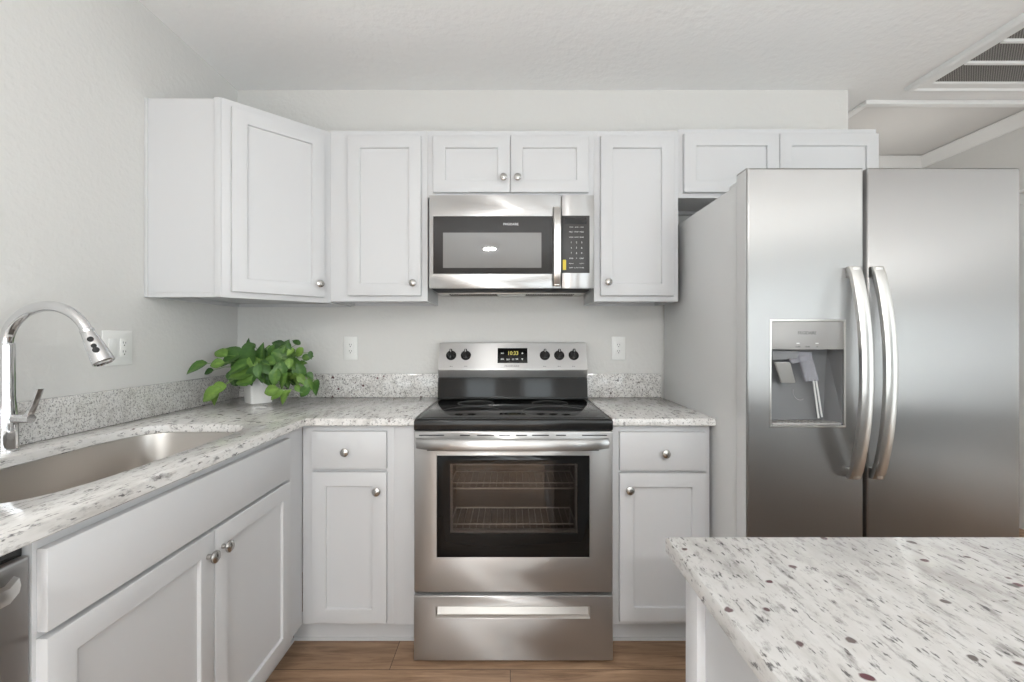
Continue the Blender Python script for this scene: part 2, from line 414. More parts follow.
# door in the right wall, seen as a sliver past the refrigerator
b = BM(); y0, y1 = DOOR[0], DOOR[1]
box(b, RW - 0.02, RW, y0 - 0.085, y0, 0, 2.105, 0.004); box(b, RW - 0.02, RW, y1, y1 + 0.085, 0, 2.105, 0.004)
box(b, RW - 0.025, RW, y0 - 0.10, y1 + 0.10, 2.105, 2.175, 0.004); box(b, RW - 0.045, RW, y0 - 0.115, y1 + 0.112, 2.175, 2.195, 0.004)
dr = struct('door_1', b, 'trim', 'white door casing on right wall just past the refrigerator', 'door')
b = BM(); box(b, RW + 0.03, RW + 0.07, y0, y1, 0.005, 2.10)
for (a0, a1) in ((y0 + .12, (y0 + y1) / 2 - .05), ((y0 + y1) / 2 + .05, y1 - .12)):
    for (c0, c1) in ((.2, .95), (1.1, 1.95)): box(b, RW + 0.02, RW + 0.035, a0, a1, c0, c1, 0.004)
put('door_leaf', b, 'trim', dr)
# mouldings of the tray
b = BM(); box(b, TX - 0.045, RW, TY - 0.045, TY + 0.0, CE - 0.022, CE + 0.001, 0.006)
struct('trim_1', b, 'trim', 'white moulding across the near edge of the tray ceiling', 'trim')
b = BM(); box(b, TX - 0.045, TX, TY, FW, CE - 0.014, CE + 0.001, 0.005)
struct('trim_2', b, 'trim', 'white moulding along the side edge of the tray ceiling', 'trim')
prof = [(0.0, 2.695), (0.055, 2.695), (0.055, 2.685), (0.04, 2.665), (0.02, 2.63), (0.012, 2.615), (0.0, 2.610)]
b = BM(); prism(b, [(FW - d, z) for d, z in prof], 'x', 1.79, RW); struct('trim_3', b, 'trim', 'white crown moulding on far wall', 'trim')
b = BM(); prism(b, [(RW - d, z) for d, z in prof], 'y', TY, FW); struct('trim_4', b, 'trim', 'white crown moulding on right wall', 'trim')

# ------------------------------------------------------------------ cabinet helpers
def shaker(bm, w, h, t=0.02, rail=0.054, rec=0.009):
    """shaker door, local: x 0..w, z 0..h, back y=0, front y=-t"""
    if rail is None:
        box(bm, 0, w, -t, 0, 0, h, 0.002); return
    def rect(i, y): return [(i, y, i), (w - i, y, i), (w - i, y, h - i), (i, y, h - i)]
    e = 0.0022
    loft(bm, [rect(0, 0), rect(0, -t + e), rect(e * .3, -t + e * .3), rect(e, -t), rect(rail, -t), rect(rail + 0.0015, -t + 0.001),
              rect(rail + 0.003, -t + rec)])
KNOBP = [(0.007, 0), (0.0062, 0.010), (0.008, 0.013), (0.0155, 0.017), (0.0168, 0.020), (0.0160, 0.024), (0.011, 0.0275), (0.0, 0.029)]
def front(parent, name, mx, x0, x1, z0, z1, knob=None, rail=0.054, t=0.02, knob_label=None):
    b = BM(); shaker(b, x1 - x0, z1 - z0, t, rail)
    o = put(name, b, 'white', parent, mx=mx @ Matrix.Translation((x0, 0, z0)), ang=25)
    if knob:
        b = BM(); lathe(b, KNOBP, mx @ Matrix.Translation((knob[0], -t, knob[1])) @ Matrix.Rotation(PI / 2, 4, 'X'), 24)
        put('knob', b, 'nickel', o, label='round brushed nickel knob')
    return o
def at(x=0, y=0, rot=0): return Matrix.Translation((x, y, 0)) @ Matrix.Rotation(rot, 4, 'Z')

# ------------------------------------------------------------------ base cabinets
BASEG = 'white base cabinets'
# left of the range
t = thing('base_cabinet', 'white base cabinet with one drawer, left of the range in the corner', 'cabinet', (-0.6, BF, 0), BASEG)
b = BM(); box(b, LF + 0.007, -0.372, BF, BW - 0.003, 0.108, CT - CTH, 0.001)
put('body', b, 'white', t)
b = BM(); box(b, -0.887, -0.372, BF + 0.066, BF + 0.08, 0.0, 0.108); box(b, -0.887, -0.372, BF + 0.062, BF + 0.066, 0, 0.012); put('toe_kick', b, 'white', t)
b = BM(); box(b, -0.458, -0.373, BF - 0.004, BF, 0.108, CT - CTH - 0.004, 0.0008); put('filler_strip', b, 'white', t)
mx = at(0, BF)
kx = lambda p, Y: (p - CX) / F * Y
front(t, 'drawer', mx, -0.778, -0.486, 0.727, 0.873, (-0.642, 0.796), rail=None)
front(t, 'door', mx, -0.778, -0.486, 0.122, 0.713, (-0.519, 0.643))
# right of the range
t = thing('base_cabinet', 'white base cabinet with one drawer, between the range and refrigerator', 'cabinet', (0.59, BF, 0), BASEG)
b = BM(); box(b, 0.398, 0.788, BF, BW - 0.003, 0.108, CT - CTH, 0.001); put('body', b, 'white', t)
b = BM(); box(b, 0.398, 0.788, BF + 0.066, BF + 0.08, 0.0, 0.108); box(b, 0.398, 0.788, BF + 0.062, BF + 0.066, 0, 0.012); put('toe_kick', b, 'white', t)
front(t, 'drawer', mx, 0.4285, 0.768, 0.720, 0.870, (0.604, 0.790), rail=None)
front(t, 'door', mx, 0.4285, 0.768, 0.128, 0.710, (0.464, 0.648))
# sink base
t = thing('sink_base_cabinet', 'wide white sink base cabinet with false drawer front and two doors', 'cabinet', (LF, 1.24, 0), BASEG)
b = BM()
y0, y1 = 0.783, 1.80
box(b, LW + 0.003, LF, y0, y0 + 0.018, 0.108, CT - CTH, 0.0008); box(b, LW + 0.003, LF, 1.70, 1.718, 0.108, CT - CTH)
box(b, LW + 0.003, LF, y0 + 0.018, 1.70, 0.108, 0.126); box(b, LW + 0.003, LW + 0.015, y0 + 0.018, 1.70, 0.126, 0.69)
# face frame on plane x=LF
for (a, c, z0, z1) in ((y0, y0 + 0.04, 0.108, CT - CTH), (1.66, y1 - 0.002, 0.108, CT - CTH), (y0 + 0.04, 1.66, 0.855, CT - CTH), (y0 + 0.04, 1.66, 0.695, 0.75), (y0 + 0.04, 1.66, 0.108, 0.14), (1.22, 1.27, 0.14, 0.695)):
    box(b, LF, LF + 0.006, a, c, z0, z1)
put('body', b, 'white', t)
b = BM(); box(b, LF - 0.072, LF - 0.058, 0.783, BF + 0.060, 0, 0.108); box(b, LF - 0.058, LF - 0.054, 0.783, BF + 0.062, 0, 0.012); put('toe_kick', b, 'white', t)
ml = at(LF + 0.006, 0, PI / 2)
front(t, 'drawer_front', ml, 0.7895, 1.6645, 0.728, 0.874, None, rail=None)
front(t, 'door', ml, 0.7895, 1.2365, 0.120, 0.717, (1.208, 0.6585))
front(t, 'door', ml, 1.2405, 1.6645, 0.120, 0.717, (1.270, 0.6585))

# ------------------------------------------------------------------ dishwasher
t = thing('dishwasher', 'stainless steel dishwasher under the counter left of the sink cabinet', 'dishwasher', (LF - 0.3, 0.48, 0))
b = BM(); box(b, LW + 0.05, LF - 0.045, 0.19, 0.775, 0.02, 0.885); put('tub', b, 'black', t)
b = BM(); box(b, LF - 0.045, LF + 0.006, 0.184, 0.781, 0.105, 0.868, 0.006, 3); put('door', b, 'steel_v', t)
b = BM(); box(b, LF - 0.045, LF - 0.004, 0.186, 0.777, 0.868, 0.893, 0.002); put('control_strip', b, 'black', t)
b = BM(); box(b, LF - 0.1, LF - 0.06, 0.19, 0.775, 0.0, 0.1); put('kick_plate', b, 'black', t)
b = BM()
hp = []
for k in range(17):
    u = k / 16; yy = 0.235 + u * 0.51; hp.append((yy, LF + 0.006 + 0.036 * min(1, 12 * min(u, 1 - u) + 0.45)))
rings = []
for yy, xx in hp:
    rings.append([(xx - 0.006, yy, 0.820), (xx + 0.003, yy, 0.823), (xx + 0.006, yy, 0.835), (xx + 0.003, yy, 0.847), (xx - 0.006, yy, 0.850)])
loft(b, rings); put('handle', b, 'handle', t)

# ------------------------------------------------------------------ wall cabinets
WALLG = 'white wall cabinets'
def wall_box(b, x0, x1, z0, z1):
    """hollow-bottomed carcass: sides, top, raised bottom, hanging rail, face frame lip"""
    y1 = BW - 0.002
    box(b, x0, x1, UF, y1, z0 + 0.018, z1)
    box(b, x0, x0 + 0.016, UF + 0.018, y1 - 0.02, z0, z0 + 0.018); box(b, x1 - 0.016, x1, UF + 0.018, y1 - 0.02, z0, z0 + 0.018)
    box(b, x0, x1, UF, UF + 0.018, z0, z0 + 0.018); box(b, x0, x1, y1 - 0.02, y1, z0, z0 + 0.018)
mu = at(0, UF)
DZ0, DZ1 = 1.433, 2.166
t = thing('wall_cabinet', 'white single door wall cabinet, left of the microwave', 'cabinet', (-0.6, UF, UZ0), WALLG)
b = BM(); wall_box(b, -0.8315, -0.382, UZ0, UZ1); put('body', b, 'white', t)
front(t, 'door', mu, -0.745, -0.410, DZ0, DZ1, (-0.4435, 1.489))
t = thing('wall_cabinet', 'short white two door wall cabinet above the microwave', 'cabinet', (0.0, UF, 1.887), WALLG)
b = BM(); wall_box(b, -0.381, 0.386, 1.887, UZ1); put('body', b, 'white', t)
front(t, 'door', mu, -0.354, -0.0015, 1.907, DZ1, (-0.031, 1.970))
front(t, 'door', mu, 0.0015, 0.359, 1.907, DZ1, (0.033, 1.970))
t = thing('wall_cabinet', 'white single door wall cabinet, right of the microwave', 'cabinet', (0.58, UF, UZ0), WALLG)
b = BM(); wall_box(b, 0.387, 0.775, UZ0, UZ1); put('body', b, 'white', t)
front(t, 'door', mu, 0.414, 0.749, DZ0, DZ1, (0.446, 1.494))
t = thing('wall_cabinet', 'short white two door wall cabinet above the refrigerator', 'cabinet', (1.23, UF, 1.886), WALLG)
b = BM(); wall_box(b, 0.776, 1.690, 1.886, UZ1 + 0.008); put('body', b, 'white', t)
front(t, 'door', mu, 0.797, 1.2325, 1.907, 2.176, None)
front(t, 'door', mu, 1.2355, 1.688, 1.907, 2.176, None)
# diagonal corner cabinet
KZ0, KZ1 = 1.401, 2.185
t = thing('corner_wall_cabinet', 'tall white diagonal corner wall cabinet on the left wall', 'cabinet', (-1.2, 2.1, KZ0), WALLG)
A = (LW + 0.305, BW - 0.61); Bp = (LW + 0.61, BW - 0.305)
foot = [(LW + 0.001, A[1]), A, Bp, (LW + 0.61, BW - 0.002), (LW + 0.001, BW - 0.002)]
b = BM(); prism(b, foot, 'z', KZ0 + 0.018, KZ1)
for i, th in ((0, 0.016), (1, 0.018), (2, 0.016), (3, 0.02), (4, 0.02)):
    p, q = Vector(foot[i]), Vector(foot[(i + 1) % 5]); d = (q - p).normalized()
    if i: p, q = p + d * 0.021, q - d * 0.021
    nn = Vector((-d.y, d.x))
    prism(b, [p[:], q[:], (q + nn * th)[:], (p + nn * th)[:]], 'z', KZ0 + i * 0.0002, KZ0 + 0.0175 - i * 0.0001)
put('body', b, 'white', t)
md = at(A[0], A[1], PI / 4)
b = BM(); box(b, -0.003, 0.434, -0.003, 0.001, KZ0 - 0.001, KZ1 + 0.003, 0.001); put('face_frame', b, 'white', t, mx=md)
b = BM(); box(b, A[0] - 0.028, A[0] - 0.0005, A[1] - 0.007, A[1] + 0.001, KZ0 + 0.0005, KZ1 + 0.003, 0.001); put('frame_edge', b, 'white', t)
b = BM(); box(b, LW + 0.001, LW + 0.014, A[1] - 0.006, A[1] + 0.02, KZ0, KZ1, 0.001); put('scribe_strip', b, 'white', t)
front(t, 'door', md @ Matrix.Translation((0, -0.003, 0)), 0.029, 0.398, 1.424, 2.159, (0.370, 1.4815))

# ------------------------------------------------------------------ countertops
HX0, HX1, HY0, HY1 = -1.320, -0.905, 0.842, 1.645   # sink cut-out
def sink_loop(d=0.0):
    pts = []; n = 72
    cx, cy = (HX0 + HX1) / 2, (HY0 + HY1) / 2; ax, ay = (HX1 - HX0) / 2 + d, (HY1 - HY0) / 2 + d
    for k in range(n):
        a = 2 * PI * (k + 0.5) / n; c, s = math.cos(a), math.sin(a); e = 2 / 4.6
        pts.append((cx + ax * abs(c) ** e * (1 if c > 0 else -1), cy + ay * abs(s) ** e * (1 if s > 0 else -1)))
    return pts
CF, LE = 1.766, -0.795                              # counter front edges
t = thing('countertop', 'speckled white granite L-shaped countertop around the sink and corner', 'countertop', (-1.1, 1.5, CT - CTH))
b = BM()
slab(b, [(LW + 0.001, 0.155), (LE, 0.155), (LE, CF), (-0.3715, CF), (-0.3715, BW - 0.001), (LW + 0.001, BW - 0.001)], [sink_loop()], CT - CTH, CT, 0.005)
put('slab', b, 'granite', t, ang=40)
b = BM(); box(b, LW + 0.001, LW + 0.021, 0.155, BW - 0.001, CT, 1.052, 0.002); put('backsplash', b, 'granite_fine', t)
b = BM(); box(b, LW + 0.021, -0.3715, BW - 0.021, BW - 0.001, CT, 1.051, 0.002); put('backsplash', b, 'granite_fine', t)
t = thing('countertop', 'short piece of white granite countertop between the range and refrigerator', 'countertop', (0.59, 2.1, CT - CTH))
b = BM(); slab(b, [(0.3955, CF), (0.7985, CF), (0.7985, BW - 0.001), (0.3955, BW - 0.001)], [], CT - CTH, CT, 0.005)
put('slab', b, 'granite', t, ang=40)
b = BM(); box(b, 0.3955, 0.792, BW - 0.021, BW - 0.001, CT, 1.051, 0.002); put('backsplash', b, 'granite_fine', t)

# ------------------------------------------------------------------ island
IX, IY = 0.245, 0.7185
b = BM(); slab(b, [(IX, -0.38), (1.95, -0.38), (1.95, IY), (IX, IY)], [], CT - CTH + 0.002, CT, 0.006)
o = put('island_countertop', b, 'granite_island', None, origin=(1.1, 0.17, CT - CTH + 0.002), ang=40)
tag(o, 'large white granite island countertop with burgundy flecks in the foreground', 'countertop')
t = thing('island_cabinet', 'white island base under the foreground granite top', 'cabinet', (1.1, 0.2, 0))
b = BM(); box(b, 0.278, 1.90, -0.1, 0.685, 0.1, CT - CTH + 0.001, 0.001); put('body', b, 'white', t)
b = BM(); box(b, 0.30, 1.88, -0.08, 0.625, 0, 0.1); put('toe_kick', b, 'white', t)
for (a, c, z0, z1) in ((0.648, 0.692, 0.0, CT - CTH), (-0.105, -0.055, 0.0, CT - CTH), (-0.055, 0.648, 0.0, 0.09)):
    b = BM(); box(b, 0.266, 0.280, a, c, z0, z1, 0.002); put('batten', b, 'white', t)

# ------------------------------------------------------------------ sink
t = thing('kitchen_sink', 'stainless steel undermount sink with rounded corners', 'sink', ((HX0 + HX1) / 2, (HY0 + HY1) / 2, 0.70))
b = BM(); zt = CT - CTH - 0.0005
def ring(d, z): return [(x, y, z) for x, y in sink_loop(d)]
Ri = [ring(0.025, zt), ring(0.004, zt), ring(0.002, zt - 0.01), ring(-0.008, zt - 0.15), ring(-0.016, zt - 0.185), ring(-0.035, zt - 0.2), ring(-0.07, zt - 0.205),
      ring(-0.15, zt - 0.21)]
loft(b, Ri, False, True)
Ro = [ring(0.025, zt), ring(0.025, zt - 0.002), ring(0.008, zt - 0.004), ring(-0.003, zt - 0.16), ring(-0.03, zt - 0.21), ring(-0.15, zt - 0.215)]
loft(b, Ro, False, True); bmesh.ops.remove_doubles(b, verts=b.verts, dist=1e-6)
put('bowl', b, 'steel_soft', t, ang=50)
b = BM(); lathe(b, [(0.045, 0), (0.045, 0.004), (0.038, 0.006), (0.034, 0.002), (0.0, 0.001)], Matrix.Translation(((HX0 + HX1) / 2, (HY0 + HY1) / 2, zt - 0.2105)), 28); put('drain', b, 'chrome', t)

# ------------------------------------------------------------------ faucet
fx, fy = -1.386, 1.252
t = thing('faucet', 'tall chrome gooseneck pull-down faucet behind the sink', 'faucet', (fx, fy, CT))
b = BM(); lathe(b, [(0.0265, 0.0), (0.0265, 0.004), (0.0245, 0.007), (0.0242, 0.05), (0.0235, 0.09), (0.0205, 0.125), (0.0185, 0.15), (0.0178, 0.292), (0.0172, 0.296), (0.0155, 0.298)],
                Matrix.Translation((fx, fy, CT)), 28)
put('column', b, 'chrome', t)
b = BM(); pts = []; R = 0.114; zc = CT + 0.288
pts.append((fx, fy, zc - 0.01))
for k in range(0, 25):
    a = PI - (PI - 0.42) * k / 24
    pts.append((fx + R + R * math.cos(a) * 1.02, fy, zc + 0.0 + R * 0.98 * math.sin(a)))
tube(b, pts, [0.0155] + [0.0155 - 0.002 * k / 24 for k in range(25)], 20)
put('spout', b, 'chrome', t)
e = Vector(pts[-1]); d = (Vector(pts[-1]) - Vector(pts[-2])).normalized()
rotm = d.to_track_quat('Z', 'Y').to_matrix().to_4x4()
hm = Matrix.Translation(e) @ rotm
b = BM(); lathe(b, [(0.0145, -0.002), (0.0165, 0.0), (0.0165, 0.006), (0.0155, 0.008), (0.018, 0.02), (0.0222, 0.055), (0.0255, 0.090), (0.0255, 0.100), (0.022, 0.102), (0.020, 0.099), (0.0, 0.098)], hm, 28)
hd = put('spray_head', b, 'chrome', t)
rgt = d.cross(Vector((0, 1, 0))).normalized()
if rgt.x < 0: rgt = -rgt
sd = (rgt * 0.55 + Vector((0, -0.83, 0))).normalized()
zb = sd; yb = d; xb = yb.cross(zb)
for (off, r) in ((0.034, 0.0072), (0.055, 0.0062), (0.068, 0.0078)):
    bmx = Matrix.Translation(e + d * off + sd * (0.0150 + off * 0.115)) @ Matrix((xb, yb, zb)).transposed().to_4x4()
    b = BM(); lathe(b, [(r, 0), (r, 0.003), (r * 0.8, 0.0045), (0, 0.005)], bmx, 16); put('spray_button', b, 'rubber', hd, label='dark rubber spray button')
b = BM()
hz = CT + 0.090
tube(b, [(fx + 0.018, fy, hz), (fx + 0.048, fy, hz), (fx + 0.068, fy, hz)], [0.0125, 0.012, 0.0125], 18)
rings = []
for (x, z, wd, th) in ((0.052, 0.002, 0.010, 0.009), (0.062, 0.012, 0.010, 0.008), (0.075, 0.036, 0.0085, 0.006), (0.087, 0.066, 0.0085, 0.0045), (0.093, 0.082, 0.0085, 0.004)):
    rings.append([(fx + x + th * ca, fy + wd * sa, hz + z) for ca, sa in ((-1, -.7), (-.4, -1), (.6, -1), (1, -.6), (1, .6), (.6, 1), (-.4, 1), (-1, .7))])
loft(b, rings); put('lever', b, 'chrome', t)

# ------------------------------------------------------------------ outlets
OUTG = 'white wall outlets'
def plate(t, w, h, mx):
    b = BM(); box(b, -w / 2, w / 2, -0.006, 0, -h / 2, h / 2, 0.003, 3); put('cover_plate', b, 'plastic', t, mx=mx)
def receptacle(t, u, mx):
    b = BM(); box(b, u - 0.0165, u + 0.0165, -0.0085, -0.005, -0.0335, 0.0335, 0.0015)
    r = put('receptacle', b, 'plastic', t, mx=mx)
    b = BM()
    for s in (-1, 1):
        z = 0.0165 * s
        box(b, u - 0.0065, u - 0.0045, -0.0088, -0.008, z - 0.001, z + 0.007); box(b, u + 0.0045, u + 0.0065, -0.0088, -0.008, z - 0.001, z + 0.006)
        lathe(b, [(0.0026, 0), (0.0026, 0.0008)], Matrix.Translation((u, -0.008, z - 0.0075)) @ Matrix.Rotation(PI / 2, 4, 'X'), 10)
    put('slots', b, 'dark_slot', r, mx=mx)
for X, lab in ((-0.843, 'white duplex outlet on the back wall, left of the range'), (0.571, 'white duplex outlet on the back wall, right of the range')):
    t = thing('wall_outlet', lab, 'outlet', (X, BW, 1.185), OUTG); mo = Matrix.Translation((X, BW - 0.0005, 1.185))
    plate(t, 0.072, 0.124, mo); receptacle(t, 0, mo)
t = thing('wall_outlet', 'double white plate with rocker switch and outlet on left wall behind faucet', 'outlet', (LW, 1.667, 1.2), OUTG)
mo = Matrix.Translation((LW + 0.0005, 1.667, 1.203)) @ Matrix.Rotation(PI / 2, 4, 'Z')
plate(t, 0.128, 0.128, mo); receptacle(t, 0.024, mo)
b = BM(); box(b, -0.0405, -0.0075, -0.0085, -0.005, -0.0335, 0.0335, 0.0015); put('rocker_switch', b, 'plastic', t, mx=mo)

# ------------------------------------------------------------------ potted plant
pxX, pyY = -1.215, 2.195
t = thing('potted_plant', 'trailing green pothos in a square white pot in the counter corner', 'plant', (pxX, pyY, CT))
b = BM(); rot = Matrix.Translation((pxX, pyY, CT)) @ Matrix.Rotation(math.radians(49), 4, 'Z')
def rr(s, z, r): return [rot @ Vector((x, y, z)) for x, y in rrect(-s, s, -s, s, r, 4)]
loft(b, [rr(0.044, 0.0, 0.010), rr(0.0475, 0.003, 0.011), rr(0.051, 0.06, 0.011), rr(0.053, 0.122, 0.011), rr(0.052, 0.1245, 0.011), rr(0.049, 0.1245, 0.010), rr(0.048, 0.10, 0.010)], True, True)
pot = put('pot', b, 'pot', t)
b = BM(); loft(b, [rr(0.047, 0.098, 0.01), rr(0.047, 0.108, 0.01), rr(0.03, 0.112, 0.01)]); put('soil', b, 'soil', t)
random.seed(7)
def leaf(bm, lay, base, tip, normal, width, tone):
    base, tip, normal = Vector(base), Vector(tip), Vector(normal)
    ax = tip - base; L = ax.length; ax.normalize()
    sd = ax.cross(normal).normalized(); nn = sd.cross(ax).normalized()
    prof = ((0.0, 0.05), (0.06, 0.36), (0.18, 0.78), (0.34, 1.0), (0.55, 0.88), (0.75, 0.58), (0.9, 0.25), (1.0, 0.0))
    rows = []
    for u, ww in prof:
        row = []
        for s in (-1, -0.5, 0, 0.5, 1):
            p = base + ax * (L * (u - 0.08 * abs(s) * (1 if u < 0.25 else 0))) + sd * (s * ww * width / 2)
            p = p + nn * (0.16 * width * abs(s) * ww - 0.30 * L * u * u + 0.12 * L * u)
            v = bm.verts.new(p); v[lay] = min(1, max(0, tone + (0.12 if s == 0 else 0) + random.uniform(-0.03, 0.03))); row.append(v)
        rows.append(row)
    for a, c in zip(rows, rows[1:]):
        for i in range(4): bm.faces.new((a[i], a[i + 1], c[i + 1], c[i]))
bl = BM(); lay = bl.verts.layers.float.new('tone'); bs = BM()
root = Vector((pxX, pyY, CT + 0.115))
# key leaves: px x, px y, world y, length px, tip direction (deg in picture, 0 = right, 90 = up), tone
KEY = [(195, 368, 1.98, 21, 205, .55), (184 + 26, 395, 1.99, 22, 215, .8), (217, 388, 2.0, 18, 190, .85), (215, 398, 2.0, 15, 260, .75), (220, 353, 2.05, 15, 160, .7), (216, 364, 2.03, 14, 190, .75),
       (208, 372, 2.02, 10, 200, .2), (230, 359, 2.07, 22, 215, .45), (238, 368, 2.06, 24, 205, .55), (240, 374, 2.05, 24, 190, .65), (244, 381, 2.04, 22, 185, .6), (251, 377, 2.05, 26, 225, .3),
       (248, 360, 2.08, 28, 250, .35), (246, 351, 2.12, 20, 215, .4), (262, 352, 2.1, 22, 95, .5), (249, 343, 2.2, 10, 100, .25), (253, 364, 2.07, 18, 300, .75), (260, 360, 2.1, 14, 320, .8),
       (272, 350, 2.16, 18, 20, .3), (278, 344, 2.2, 14, 165, .2), (286, 345, 2.2, 14, 60, .35), (296, 342, 2.24, 10, 150, .3), (290, 352, 2.16, 18, 330, .7), (282, 357, 2.1, 22, 330, .55),
       (289, 363, 2.1, 22, 320, .6), (297, 366, 2.12, 20, 300, .55), (300, 373, 2.12, 20, 285, .5), (308, 357, 2.14, 12, 10, .6), (302, 380, 2.1, 14, 300, .8), (281, 372, 2.05, 22, 280, .5),
       (275, 378, 2.03, 20, 260, .6), (283, 382, 2.04, 20, 240, .65), (270, 391, 2.02, 18, 195, .8), (276, 395, 2.02, 16, 215, .75), (284, 398, 2.02, 18, 240, .8), (287, 394, 2.02, 14, 60, .85),
       (304, 392, 2.07, 16, 230, .5), (310, 385, 2.07, 14, 290, .6), (316, 388, 2.08, 18, 265, .45), (299, 389, 2.07, 12, 320, .7), (293, 376, 2.1, 16, 20, .7), (266, 368, 2.04, 20, 310, .35), (258, 372, 2.03, 16, 280, .5),
       (270, 362, 2.05, 18, 350, .6), (240, 363, 2.1, 20, 170, .3), (233, 352, 2.14, 18, 150, .5), (268, 356, 2.12, 16, 60, .55)]
def add_leaf(X, Y, Z, Lpx, ang, tone):
    s = F / Y; L = Lpx / s * (1.0 if X < pxX + .02 else .88); a = math.radians(ang)
    dr = Vector((math.cos(a), random.uniform(-0.45, 0.15), math.sin(a))).normalized()
    c = Vector((X, Y, Z)); nrm = Vector((random.uniform(-.5, .5), -1, random.uniform(0.1, 0.9)))
    leaf(bl, lay, c - dr * L * .5, c + dr * L * .5, nrm, L * random.uniform(.62, .78), tone)
    # petiole to the crown
    p0 = c - dr * L * .5; r0 = root + Vector((random.uniform(-.03, .03), random.uniform(-.03, .03), 0))
    if (p0 - root).length > 0.05:
        mid = (p0 + r0) / 2 + Vector((0, 0, 0.035))
        tube(bs, [r0, r0.lerp(mid, .5) + Vector((0, 0, .012)), mid, mid.lerp(p0, .5) + Vector((0, 0, .008)), p0 + dr * 0.006], [.0022, .002, .0018, .0015, .0012], 6)
for x, y, Y, Lp, an, tn in KEY:
    X, Y, Z = px(x, y, Y); add_leaf(X, Y, Z, Lp, an, tn)
for k in range(110):                                  # fill of the crown
    a = random.uniform(0, 2 * PI); r = random.uniform(0.01, 0.125)
    X = pxX + 0.03 + r * 1.35 * math.cos(a); Y = pyY - 0.03 + r * 0.8 * math.sin(a)
    Z = CT + 0.125 + random.uniform(0.0, 0.10) * (1 - (r / 0.16) ** 2) - (0.02 if r > .09 else 0)
    X = max(X, LW + 0.07); Y = min(Y, BW - 0.09)
    add_leaf(X, Y, Z, random.uniform(10, 18), math.degrees(a if random.random() < .6 else random.uniform(0, 2 * PI)), random.uniform(0.05, .6))
for k in range(34):                                  # small leaves trailing on the range side
    x = random.uniform(270, 312); y = random.uniform(346, 384 if x < 300 else 392); Y = random.uniform(2.06, 2.2)
    X, Y, Z = px(x, y, Y); add_leaf(X, Y, Z, random.uniform(9, 14), random.choice((200, 240, 280, 310, 340, 20, 60)) + random.uniform(-15, 15), random.uniform(.15, .9))
for bm_ in (bl, bs):
    for v in bm_.verts:
        v.co.x = max(v.co.x, LW + 0.024); v.co.y = min(v.co.y, BW - 0.024); v.co.z = max(v.co.z, CT + 0.002)
put('leaves', bl, 'leaf', t, recalc=False, ang=60); put('stems', bs, 'stem', t)

# ------------------------------------------------------------------ range
RY = 1.730                                          # door front
t = thing('range', 'stainless steel electric range with black glass cooktop', 'stove', (RX, 2.05, 0))
x0, x1 = RX - 0.3785, RX + 0.3785
b = BM()
box(b, x0 + 0.004, x0 + 0.03, RY + 0.045, 2.37, 0.03, 0.90); box(b, x1 - 0.03, x1 - 0.004, RY + 0.045, 2.37, 0.03, 0.90)
box(b, x0 + 0.03, x1 - 0.03, 2.30, 2.37, 0.03, 0.90); box(b, x0 + 0.03, x1 - 0.03, RY + 0.045, 2.30, 0.03, 0.26); box(b, x0 + 0.03, x1 - 0.03, RY + 0.045, 2.30, 0.86, 0.90)
put('body', b, 'graypaint', t)
for sx in (x0 + 0.05, x1 - 0.05):
    for sy in (RY + 0.09, 2.3):
        b = BM(); lathe(b, [(0.018, 0), (0.018, 0.008), (0.012, 0.012), (0.012, 0.035)], Matrix.Translation((sx, sy, 0)), 14); put('foot', b, 'rubber', t)
# oven cavity seen through the window
b = BM(); cx0, cx1, cz0, cz1, cy0, cy1 = RX - 0.262, RX + 0.262, 0.29, 0.83, RY + 0.046, 2.10
for q in ((cx0 - .008, cx0, cy0, cy1, cz0, cz1), (cx1, cx1 + .008, cy0, cy1, cz0, cz1), (cx0, cx1, cy1, cy1 + .008, cz0, cz1), (cx0, cx1, cy0, cy1, cz0 - .008, cz0), (cx0, cx1, cy0, cy1, cz1, cz1 + .008)):
    box(b, *q)
put('oven_cavity', b, 'cavity', t)
for rz in (0.471, 0.636):
    b = BM()
    for sy in (cy0 + 0.05, cy1 - 0.04): tube(b, [(cx0 + 0.005, sy, rz), (cx1 - 0.005, sy, rz)], 0.0035, 8)
    tube(b, [(cx0 + 0.02, cy0 + 0.05, rz + 0.022), (cx1 - 0.02, cy0 + 0.05, rz + 0.022)], 0.0025, 8)
    tube(b, [(cx0 + 0.005, cy0 + 0.05, rz), (cx0 + 0.005, cy1 - 0.04, rz)], 0.003, 8); tube(b, [(cx1 - 0.005, cy0 + 0.05, rz), (cx1 - 0.005, cy1 - 0.04, rz)], 0.003, 8)
    for k in range(18):
        xx = cx0 + 0.03 + k * (cx1 - cx0 - 0.06) / 17
        tube(b, [(xx, cy0 + 0.05, rz), (xx, cy1 - 0.04, rz)], 0.0009, 5)
    put('oven_rack', b, 'rack', t, label='chrome wire oven rack')
# door
def frame_panel(b, X0, X1, Z0, Z1, hx0, hx1, hz0, hz1, yf, yb, bev=0.004):
    """panel with a rectangular opening; single continuous front face"""
    def rect(a, c, e, f, y): return [(a, y, e), (c, y, e), (c, y, f), (a, y, f)]
    loft(b, [rect(hx0, hx1, hz0, hz1, yb), rect(hx0, hx1, hz0, hz1, yf + 0.001), rect(hx0 - .001, hx1 + .001, hz0 - .001, hz1 + .001, yf),
             rect(X0 + bev, X1 - bev, Z0 + bev, Z1 - bev, yf), rect(X0 + bev * .3, X1 - bev * .3, Z0 + bev * .3, Z1 - bev * .3, yf + bev * .3), rect(X0, X1, Z0, Z1, yf + bev), rect(X0, X1, Z0, Z1, yb), rect(hx0, hx1, hz0, hz1, yb)], False, False)
    bmesh.ops.remove_doubles(b, verts=b.verts, dist=1e-6)
zz = lambda p, Y=RY: H - (p - CY) / F * Y
